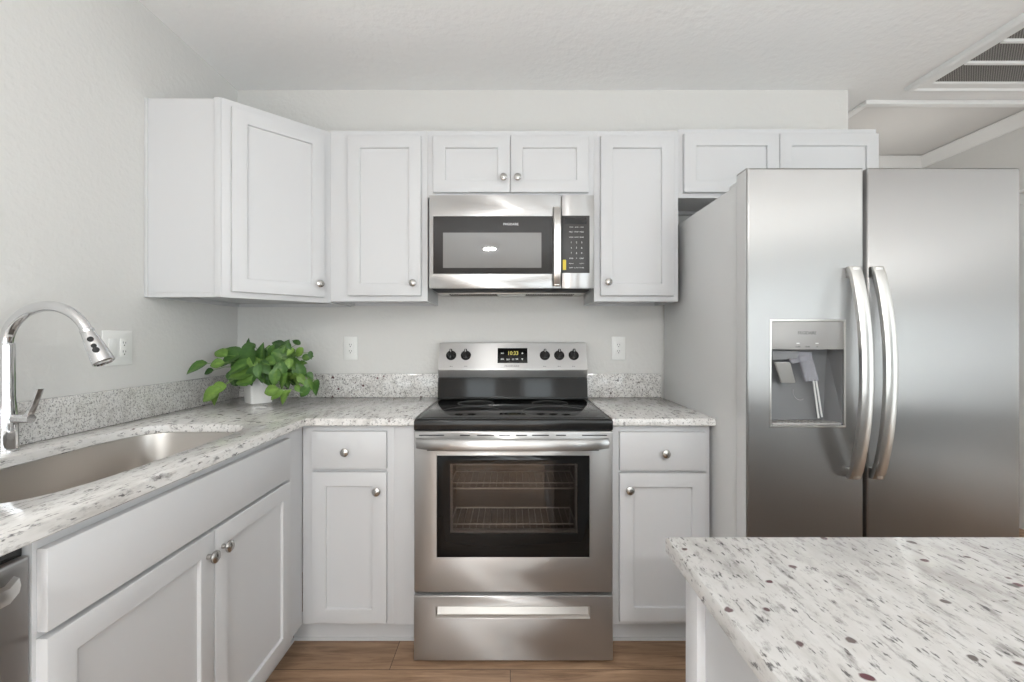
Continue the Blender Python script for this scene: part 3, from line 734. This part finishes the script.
xx = lambda p, Y=RY: (p - CX) / F * Y
dz0, dz1 = zz(592.4), zz(431.5)
b = BM(); frame_panel(b, x0, x1, dz0, dz1, xx(436.7), xx(589.7), zz(557.6), zz(455.6), RY, RY + 0.04, 0.005)
door = put('oven_door', b, 'steel_h', t, ang=25)
wx0, wx1, wz0, wz1 = xx(450), xx(577.5), zz(533.7), zz(464)
b = BM(); frame_panel(b, xx(436.7) + .0005, xx(589.7) - .0005, zz(557.6) + .0005, zz(455.6) - .0005, wx0, wx1, wz0, wz1, RY + 0.0015, RY + 0.012, 0.001)
gl = put('door_glass', b, 'blackglass', door, label='black glass border of the oven window')
b = BM(); box(b, wx0, wx1, RY + 0.003, RY + 0.006, wz0, wz1); put('window_pane', b, 'ovenglass', door, label='dark see-through oven window')
b = BM(); frame_panel(b, wx0 - .001, wx1 + .001, wz0 - .001, wz1 + .001, wx0 + .008, wx1 - .008, wz0 + .008, wz1 - .008, RY + 0.010, RY + 0.03, 0.001)
put('window_frame', b, 'graypaint', door)
tz = zz(435.3); bz = zz(450.3)
for a, c in ((419, 444), (460, 470), (477, 494), (499, 510), (516, 527), (532, 549), (556, 566), (582, 607)): b = BM(); box(b, xx(a), xx(c), RY - 0.0006, RY + 0.002, tz - 0.0022, tz + 0.0022); put('vent_slot', b, 'dark_slot', door)
for a, c in ((427, 444), (460, 470), (477, 500), (526, 549), (556, 566), (582, 599)): b = BM(); box(b, xx(a), xx(c), RY - 0.0006, RY + 0.002, bz - 0.002, bz + 0.002); put('vent_slot', b, 'dark_slot', door)
b = BM(); rings = []
hz = zz(443); hh = 0.0235
for k in range(25):
    u = k / 24; X = xx(416.5) + u * (xx(608.5) - xx(416.5)); v = 2 * u - 1
    yo = RY - 0.014 - 0.034 * (1 - v ** 6); hs = hh * (0.86 + 0.14 * (1 - v * v))
    rings.append([(X, yo + 0.013 * (1 - math.cos(a)) , hz - hs * math.sin(a) * 1.0) for a in [math.radians(q) for q in (-90, -70, -45, -20, 0, 20, 45, 70, 90)]] + [(X, yo + 0.016, hz - hs * .9), (X, yo + 0.016, hz + hs * .9)])
loft(b, rings)
for s in (-1, 1):
    X = RX + s * 0.345; box(b, X - 0.018, X + 0.018, RY - 0.014, RY + 0.001, hz - 0.013, hz + 0.013, 0.003)
put('handle', b, 'steel_h', door, ang=50)
# drawer
b = BM(); qz0, qz1 = 0.013, zz(595.6)
frame_panel(b, x0, x1, qz0, qz1, xx(435.8), xx(590), zz(618), zz(606.4), RY - 0.002, RY + 0.035, 0.004)
dw = put('storage_drawer', b, 'steel_h', t, ang=25)
b = BM(); hx0, hx1, hz0, hz1 = xx(435.8), xx(590), zz(618), zz(606.4)
loft(b, [[(hx0, RY - 0.0015, hz0), (hx1, RY - 0.0015, hz0), (hx1, RY - 0.0015, hz1), (hx0, RY - 0.0015, hz1)], [(hx0 + .004, RY + 0.010, hz0 + .008), (hx1 - .004, RY + 0.010, hz0 + .008), (hx1 - .004, RY + 0.022, hz1 - .001), (hx0 + .004, RY + 0.022, hz1 - .001)]], False, True)
put('pull_recess', b, 'steel_soft', dw, label='bright recessed pull', recalc=False)
# cooktop
cz = 0.933
b = BM(); slab(b, [(x0 - .001, RY + 0.004), (x1 + .001, RY + 0.004), (x1 + .001, 2.30), (x0 - .001, 2.30)], [], 0.884, cz - 0.002, 0.010); ck = put('cooktop', b, 'black', t, ang=50)
b = BM(); box(b, x0 + 0.022, x1 - 0.022, RY + 0.032, 2.285, cz - 0.004, cz - 0.0005, 0.0004); put('glass_surface', b, 'blackglass', ck, label='glossy black ceramic glass')
def burner(cx, cy, r):
    b = BM(); n = 56
    for rr_ in (r, r * 0.965):
        ro, ri = rr_, rr_ - (0.0026 if r > 0.1 else 0.0007)
        loft(b, [[(cx + q * math.cos(2 * PI * k / n), cy + q * math.sin(2 * PI * k / n), z) for k in range(n)] for q, z in ((ro, cz - 0.0005), (ro, cz - 0.0002), (ri, cz - 0.0002), (ri, cz - 0.0005))], False, False)
        break
    put('burner_ring', b, mring, ck, label='thin grey burner outline')
mring = mat('burner_print', (0.16, 0.16, 0.155), 0.9, spec=0.0)
for q in ((RX - 0.175, 1.905, 0.128), (RX + 0.175, 1.905, 0.140), (RX - 0.175, 2.15, 0.085), (RX + 0.175, 2.15, 0.085)): burner(*q)
# backguard
yb0, yb1 = 2.296, 2.355                             # control face: foot and head
z0, z1 = 1.081, 1.2146
b = BM()
side = [(yb0, z0), (yb1, z1 - 0.002), (yb1 + 0.003, z1), (2.385, z1), (2.385, 0.90), (2.318, 0.90), (2.318, 1.038), (2.316, 1.040), (yb0, z0 - 0.004)]
prism(b, side, 'x', x0 + 0.001, x1 - 0.001); bgd = put('backguard', b, 'steel_h', t, ang=20)
b = BM(); prism(b, [(2.285, 0.936), (2.2985, 1.036), (2.317, 1.0385), (2.317, 0.936)], 'x', x0 + 0.002, x1 - 0.002); put('vent_panel', b, 'blackglass', bgd, label='glossy black strip under the controls')
b = BM(); box(b, x0 + 0.004, x1 - 0.004, 2.262, 2.284, 0.932, 0.944, 0.003); put('vent_trim', b, 'black', bgd)
ct_m = Matrix.Translation((0, yb0, z0)) @ Matrix.Rotation(-math.atan2(yb1 - yb0, z1 - z0), 4, 'X')   # local: x world, y=0 face, z up the slope
slope = math.hypot(yb1 - yb0, z1 - z0)
def on_face(p, y):                                  # pixel on the control face -> (x, up)
    f = (369.3 - y) / (369.3 - 342.7); Y = yb0 + f * (yb1 - yb0); return (p - CX) / F * Y, f * slope
KN = [(0.0, 0.0), (0.0262, 0.0), (0.0262, 0.003), (0.0215, 0.006), (0.0205, 0.017), (0.018, 0.0195), (0.0, 0.020)]
for p in (451.2, 465.9, 544.8, 559.2, 573.7):
    u, v = on_face(p, 355.6); b = BM(); km = ct_m @ Matrix.Translation((u, 0, v))
    lathe(b, KN[1:], km @ Matrix.Rotation(PI / 2, 4, 'X'), 28)
    box(b, -0.0065, 0.0065, -0.030, -0.012, -0.0215, 0.0255, 0.003, 2, mx=km)
    kn = put('control_knob', b, 'black', bgd, label='black control knob')
    b = BM(); box(b, -0.0012, 0.0012, -0.0303, -0.0295, 0.008, 0.022, mx=km); put('pointer_mark', b, 'print', kn)
    uu, vv = on_face(p, 366.4); b = BM()
    box(b, -0.007, -0.002, -0.0004, 0, -0.0022, 0.0022); box(b, 0.001, 0.007, -0.0004, 0, -0.0014, 0.0014)
    put('knob_print', b, 'greyprint', bgd, mx=ct_m @ Matrix.Translation((uu, 0, vv)))
u0, v0 = on_face(497.5, 363.2); u1, v1 = on_face(527.3, 348.3)
b = BM(); box(b, u0, u1, -0.002, 0.001, v0, v1, 0.0008); dsp = put('display', b, 'blackglass', bgd, mx=ct_m)
def fp(p, y, d=-0.0024): q = on_face(p, y); return ct_m @ Matrix.Translation((q[0], d, q[1]))
text('clock_digits', '10:33', 0.030, 'digits', dsp, (0, 0, 0), fp(513.0, 353.6), 0.050, bold=0.0002)
for (p, y, s, wd) in ((502.4, 353.6, 'BAKE', 0.015), (502.4, 359.5, 'BROIL', 0.016), (508.2, 359.8, 'SELF', 0.018), (513, 359.8, 'SET', 0.012), (516.8, 359.5, 'TIMER', 0.014)):
    text('button_print', s, 0.010, 'print', dsp, (0, 0, 0), fp(p, y), wd, bold=0.0003)
for (p, y) in ((522.3, 353.5), (522.3, 359.5)):
    b = BM(); prism(b, [(-0.005, -0.004), (0.005, -0.004), (0, 0.006)] if y < 356 else [(-0.005, 0.004), (0, -0.006), (0.005, 0.004)], 'y', -0.0004, 0)
    put('arrow_button', b, 'print', dsp, mx=fp(p, y, -0.002))
text('lettering', 'FRIGIDAIRE', 0.0125, 'greyprint', bgd, (0, 0, 0), fp(511.8, 366.3, -0.0003), 0.074, bold=0.0)

# ------------------------------------------------------------------ microwave
MY = 2.045
mz = lambda p, Y=MY: H - (p - CY) / F * Y
mxx = lambda p, Y=MY: (p - CX) / F * Y
t = thing('microwave', 'stainless steel over-the-range microwave with black window', 'microwave', (0.006, 2.2, 1.464))
X0, X1, Z0, Z1 = mxx(429), mxx(594.2), mz(288.3), mz(195)
b = BM(); box(b, X0 + 0.004, X1 - 0.004, MY + 0.04, BW - 0.003, Z0 + 0.012, Z1 + 0.003, 0.001); put('body', b, 'graypaint', t)
b = BM(); xs = mxx(561.3)
frame_panel(b, X0, xs, Z0, Z1, mxx(433.2), mxx(552.8), mz(273.8), mz(216.2), MY, MY + 0.038, 0.003)
door = put('door', b, 'steel_h', t, ang=25)
b = BM(); box(b, mxx(433.2) + .0003, mxx(552.8) - .0003, MY + 0.001, MY + 0.02, mz(273.8) + .0003, mz(216.2) - .0003); put('door_glass', b, 'mwglass', door, label='black glass window border')
b = BM(); box(b, mxx(443), mxx(541.4), MY + 0.0006, MY + 0.0012, mz(267.8), mz(232.6)); put('mesh_window', b, 'mwmesh', door, label='grey reflective window')
text('lettering', 'FRIGIDAIRE', 0.015, 'print', door, (mxx(510.8), MY + 0.0007, mz(224.2)), I4, 0.068, bold=0.0)
b = BM(); rings = []
for k in range(17):
    u = k / 16; z = mz(286.5) + u * (mz(207.5) - mz(286.5)); v = 2 * u - 1; yo = MY - 0.012 - 0.030 * (1 - v ** 4)
    rings.append([(mxx(552.8), yo + .006, z), (mxx(553.6), yo + .001, z), (mxx(556.7), yo, z), (mxx(559.8), yo + .001, z), (mxx(560.6), yo + .006, z), (mxx(560.2), yo + .013, z), (mxx(553.2), yo + .013, z)])
loft(b, rings)
for p in (284, 210.5): box(b, mxx(553.6), mxx(559.8), MY - 0.016, MY + 0.001, mz(p) - 0.008, mz(p) + 0.008, 0.002)
put('handle', b, 'handle', door, ang=45)
b = BM(); box(b, xs + 0.0015, X1, MY, MY + 0.038, Z0, Z1, 0.003); cp = put('control_column', b, 'steel_h', t)
b = BM(); box(b, xs + 0.0018, mxx(589.6), MY - 0.0008, MY + 0.01, mz(273), mz(215.6), 0.0007); kp = put('keypad', b, 'keypad', cp)
b = BM(); box(b, mxx(565), mxx(586.5), MY - 0.0010, MY - 0.0006, mz(223.8), mz(217.6)); put('display', b, 'blackglass', kp)
rows = [(227.2, ('TIMER', 'ADD', 'CANCEL'), 0.0055), (232.0, ('MELT', 'POP', 'PIZZA'), 0.0075), (237.3, ('VEG', 'AUTO', 'DRINK'), 0.0075), (242.5, ('1', '2', '3'), 0.011), (247.9, ('4', '5', '6'), 0.011),
        (253.3, ('7', '8', '9'), 0.011), (258.5, ('STOP', '0', 'START'), 0.008), (263.6, ('FAN', '', 'LIGHT'), 0.0055), (267.8, ('OFF', 'LO', 'HI'), 0.0055)]
for y, ws, s in rows:
    for p, wd in zip((571.2, 576.5, 581.7), ws):
        if wd: text('key_print', wd, s, 'print', kp, (mxx(p), MY - 0.0009, mz(y)), I4, None if len(wd) == 1 else 0.018, bold=0.0)
b = BM(); box(b, mxx(562.8), mxx(566.0), MY - 0.0014, MY - 0.0008, mz(270), mz(259.8)); put('sticker', b, 'yellow', cp, label='small yellow sticker')
b = BM(); box(b, X0 + 0.01, X1 - 0.01, MY + 0.010, MY + 0.18, Z0 - 0.003, Z0 + 0.014, 0.002); put('vent_grille', b, 'rubber', t)
b = BM(); box(b, X0 + 0.006, X1 - 0.006, MY + 0.18, BW - 0.006, Z0 - 0.006, Z0 + 0.012, 0.003)
put('underside', b, 'aluminium', t)
for a, c in ((X0 + 0.06, X0 + 0.30), (X1 - 0.30, X1 - 0.06)):
    b = BM(); box(b, a, c, MY + 0.21, MY + 0.29, Z0 - 0.009, Z0 - 0.005, 0.002); put('grease_filter', b, 'filter', t)
b = BM(); box(b, -0.06, 0.07, MY + 0.27, MY + 0.31, Z0 - 0.010, Z0 - 0.005, 0.002); put('lamp_lens', b, 'plastic', t)

# ------------------------------------------------------------------ refrigerator
FY = 1.526
t = thing('refrigerator', 'large stainless steel side by side refrigerator with dispenser', 'refrigerator', (1.25, 2.0, 0))
gx0, gx1 = 0.8025, 1.700
b = BM(); box(b, gx0, gx1, 1.613, 2.375, 0.03, 1.782, 0.004); put('body', b, 'graypaint', t, label='grey painted side')
b = BM(); box(b, gx0 + 0.01, gx1 - 0.01, 1.598, 1.614, 0.06, 1.775); put('door_gasket', b, 'rubber', t)
b = BM(); box(b, gx0 + 0.01, gx1 - 0.01, 1.60, 1.66, 0.005, 0.055); put('toe_grille', b, 'black', t)
for X in (gx0 + 0.05, gx1 - 0.05):
    b = BM(); box(b, X - 0.045, X + 0.045, 1.56, 1.68, 1.782, 1.797, 0.003); put('hinge_cover', b, 'graypaint', t)
    b = BM(); lathe(b, [(0.02, 0), (0.02, 0.03)], Matrix.Translation((X, 1.68, 0)), 12); put('foot', b, 'rubber', t)
fz = lambda p, Y=FY: H - (p - CY) / F * Y
fxx = lambda p, Y=FY: (p - CX) / F * Y
dx0, dx1, ddz0, ddz1 = fxx(770.8), fxx(844.6), fz(426.4), fz(320.6)
ZT = fz(167.4)
b = BM(); frame_panel(b, fxx(747.3), fxx(863.6), 0.06, ZT, dx0, dx1, ddz0, ddz1, FY, FY + 0.072, 0.007); ld = put('freezer_door', b, 'steel_v', t, ang=18)
b = BM(); box(b, fxx(867.6), fxx(1020.6), FY, FY + 0.072, 0.06, ZT, 0.007, 3); rd = put('fridge_door', b, 'steel_v', t)
for dd, X in ((ld, fxx(855.3, 1.50)), (rd, fxx(878.5, 1.50))):
    b = BM(); rings = []; zt, zb = fz(266.5, 1.505), fz(479, 1.505)
    for k in range(29):
        u = k / 28; v = 2 * u - 1; z = zb + u * (zt - zb); yo = FY - 0.030 - 0.052 * (1 - abs(v) ** 2.2)
        if k in (0, 28): yo += 0.004
        tilt = 0.0
        rings.append([(X - .0195, yo + .010, z), (X - .0185, yo + .002, z), (X - .014, yo - .0005, z), (X + .014, yo - .0005, z), (X + .0185, yo + .002, z), (X + .0195, yo + .010, z), (X + .016, yo + .020, z), (X - .016, yo + .020, z)])
    loft(b, rings)
    for z in (zb + 0.018, zt - 0.018): box(b, X - .013, X + .013, FY - 0.032, FY + 0.001, z - 0.016, z + 0.016, 0.003)
    put('handle', b, 'handle', dd, ang=45)
b = BM(); box(b, fxx(747.3) - 0.0012, fxx(747.3) + 0.002, FY + 0.010, FY + 0.070, 0.065, ZT - 0.006); put('edge_trim', b, 'graypaint', ld, label='light grey side of the left door')
# dispenser
b = BM(); frame_panel(b, dx0 - .004, dx1 + .004, ddz0 - .004, ddz1 + .004, dx0 + .002, dx1 - .002, ddz0 + .003, ddz1 - .003, FY - 0.0025, FY + 0.004, 0.002)
dsp = put('dispenser', b, 'handle', ld, label='recessed ice and water dispenser with bright rim')
pz = fz(349.5)
b = BM(); box(b, dx0 + .001, dx1 - .001, FY + 0.001, FY + 0.02, pz, ddz1 - .002, 0.001); put('control_panel', b, 'disppanel', dsp)
b = BM(); a0, a1, c0, c1 = dx0 + .001, dx1 - .001, ddz0 + .001, pz
yB, yT = FY + 0.060, FY + 0.068
V = [(a0, FY + .002, c0), (a1, FY + .002, c0), (a1, FY + .002, c1), (a0, FY + .002, c1), (a0 + .012, yB, c0 + .012), (a1 - .03, yB, c0 + .012), (a1 - .012, yT, c1), (a0 + .012, yT, c1)]
vs = [b.verts.new(v) for v in V]
for f in ((0, 1, 5, 4), (1, 2, 6, 5), (3, 0, 4, 7), (4, 5, 6, 7), (2, 3, 7, 6)): b.faces.new([vs[i] for i in f])
put('recess', b, 'disp', dsp, recalc=False, smooth=False)
def dp(x, y, d): Y = FY + d; return Vector(((x - CX) / F * Y, Y, H - (y - CY) / F * Y))
def padd(name, quad, d0, d1, th, m, label):
    """paddle: pixel quad at depths d0 (top) and d1 (bottom)"""
    b = BM(); P = [dp(quad[0][0], quad[0][1], d0), dp(quad[1][0], quad[1][1], d0), dp(quad[2][0], quad[2][1], d1), dp(quad[3][0], quad[3][1], d1)]
    loft(b, [P, [p + Vector((0, th, 0)) for p in P]]); bmesh.ops.bevel(b, geom=b.edges[:], offset=0.0022, segments=2, affect='EDGES')
    return put(name, b, m, dsp, label=label)
padd('ice_paddle', [(774.5, 362), (790.5, 362), (796, 383), (781, 383)], 0.022, 0.032, 0.005, 'handle', 'silver dispenser paddle')
padd('water_paddle', [(799, 356), (812, 355), (819.5, 381), (806, 381.5)], 0.020, 0.030, 0.012, 'clear', 'clear plastic dispenser paddle')
padd('ice_chute', [(787, 352.5), (812, 352), (813, 360), (792, 364)], 0.018, 0.026, 0.014, 'clear', 'clear plastic chute')
padd('nozzle_housing', [(771.5, 350.5), (800, 351), (797, 358.5), (772, 360)], 0.018, 0.018, 0.03, 'disp', None)
for (xa, ya, xb_, yb_) in ((813.5, 381, 818.5, 418.0), (816.3, 381, 822.0, 417.0)):
    b = BM(); tube(b, [dp(xa, ya, 0.03), dp((xa + xb_) / 2, (ya + yb_) / 2, 0.036), dp(xb_, yb_, 0.04)], 0.0028, 8); put('water_tube', b, 'print', dsp)
b = BM(); box(b, a0 + .006, a1 - .006, FY + 0.004, FY + 0.055, c0 + .002, c0 + .010, 0.002)
for k in range(9):
    xk = a0 + .03 + k * .022; box(b, xk, xk + .006, FY + 0.008, FY + 0.052, c0 + .010, c0 + .012)
put('drip_tray', b, 'disppanel', dsp)
b = BM(); P0 = dp(800, 386, 0.055)
pts = [dp(800 + 7 * math.cos(a), 391 + 9 * math.sin(a), 0.056) for a in [math.radians(q) for q in range(60, 200, 12)]]
tube(b, pts, 0.0012, 6); put('cup_outline', b, 'disppanel', dsp)
text('lettering', 'FRIGIDAIRE', 0.015, 'greyprint', dsp, dp(807, 333, 0.0008), I4, 0.061, bold=0.0)
for p, wd in ((798, 'CUBE'), (807.5, 'CRUSH'), (817.3, 'H')): text('button_print', wd, 0.007, 'greyprint', dsp, dp(p, 346.8, 0.0008), I4, 0.016 if len(wd) > 1 else None)
for p in (798, 817.0):
    b = BM(); q = dp(p, 343.3, 0.0008); box(b, q.x - .005, q.x + .005, q.y - .0005, q.y + .001, q.z - .0015, q.z + .0015); put('indicator', b, 'print', dsp)

# ------------------------------------------------------------------ ceiling vent and lamp
vx0, vx1, vy0, vy1 = 2.066, 2.95, 1.30, 2.388
t = thing('ceiling_vent', 'large white framed return air vent in the ceiling above the refrigerator', 'vent', (2.4, 1.8, CE))
b = BM(); zf = CE - 0.028
def rect(i, z): return [(vx0 + i, vy0 + i, z), (vx1 - i, vy0 + i, z), (vx1 - i, vy1 - i, z), (vx0 + i, vy1 - i, z)]
loft(b, [rect(0, CE - 0.0005), rect(0.004, zf + 0.008), rect(0.012, zf), rect(0.028, zf), rect(0.034, zf + 0.008), rect(0.075, zf + 0.010), rect(0.08, zf + 0.014), rect(0.08, CE - 0.0005)], False, False); put('frame', b, 'trim', t)
b = BM(); box(b, vx0 + 0.078, vx1 - 0.078, vy0 + 0.078, vy1 - 0.078, CE - 0.010, CE - 0.001); fl = put('filter', b, 'filter', t)
n, l, bb = nodes(M['filter'])
tc = n.new('ShaderNodeTexCoord'); wv = n.new('ShaderNodeTexChecker'); wv.inputs['Scale'].default_value = 170
wv.inputs['Color1'].default_value = (0.10, 0.095, 0.09, 1); wv.inputs['Color2'].default_value = (0.34, 0.325, 0.31, 1)
l.new(tc.outputs['Object'], wv.inputs['Vector']); l.new(wv.outputs['Color'], bb.inputs['Base Color'])
for yy in (2.143, 1.984, 1.825, 1.666, 1.507):
    b = BM(); box(b, vx0 + 0.078, vx1 - 0.078, yy - 0.009, yy + 0.009, CE - 0.022, CE - 0.009, 0.002); put('bar', b, 'trim', t)

t = thing('ceiling_light', 'round flush ceiling lamp behind the camera', 'lamp', (-0.29, -2.3, CE))
b = BM(); lathe(b, [(0.08, -0.03), (0.125, -0.028), (0.13, 0.0)], Matrix.Translation((-0.29, -2.3, CE)), 32); put('base', b, 'nickel', t)
b = BM(); lathe(b, [(0.10, -0.028), (0.095, -0.036), (0.075, -0.048), (0.045, -0.055), (0.0, -0.057)], Matrix.Translation((-0.29, -2.3, CE)), 32); put('glass_dome', b, 'lamp', t)
d = bpy.data.lights.new('lamp_light', 'AREA'); d.shape = 'DISK'; d.size = 0.17; d.energy = 92; d.color = (1.0, 0.985, 0.965)
o = bpy.data.objects.new('lamp_light', d); COL.objects.link(o); o.parent = t; o.location = (0, 0, -0.062)
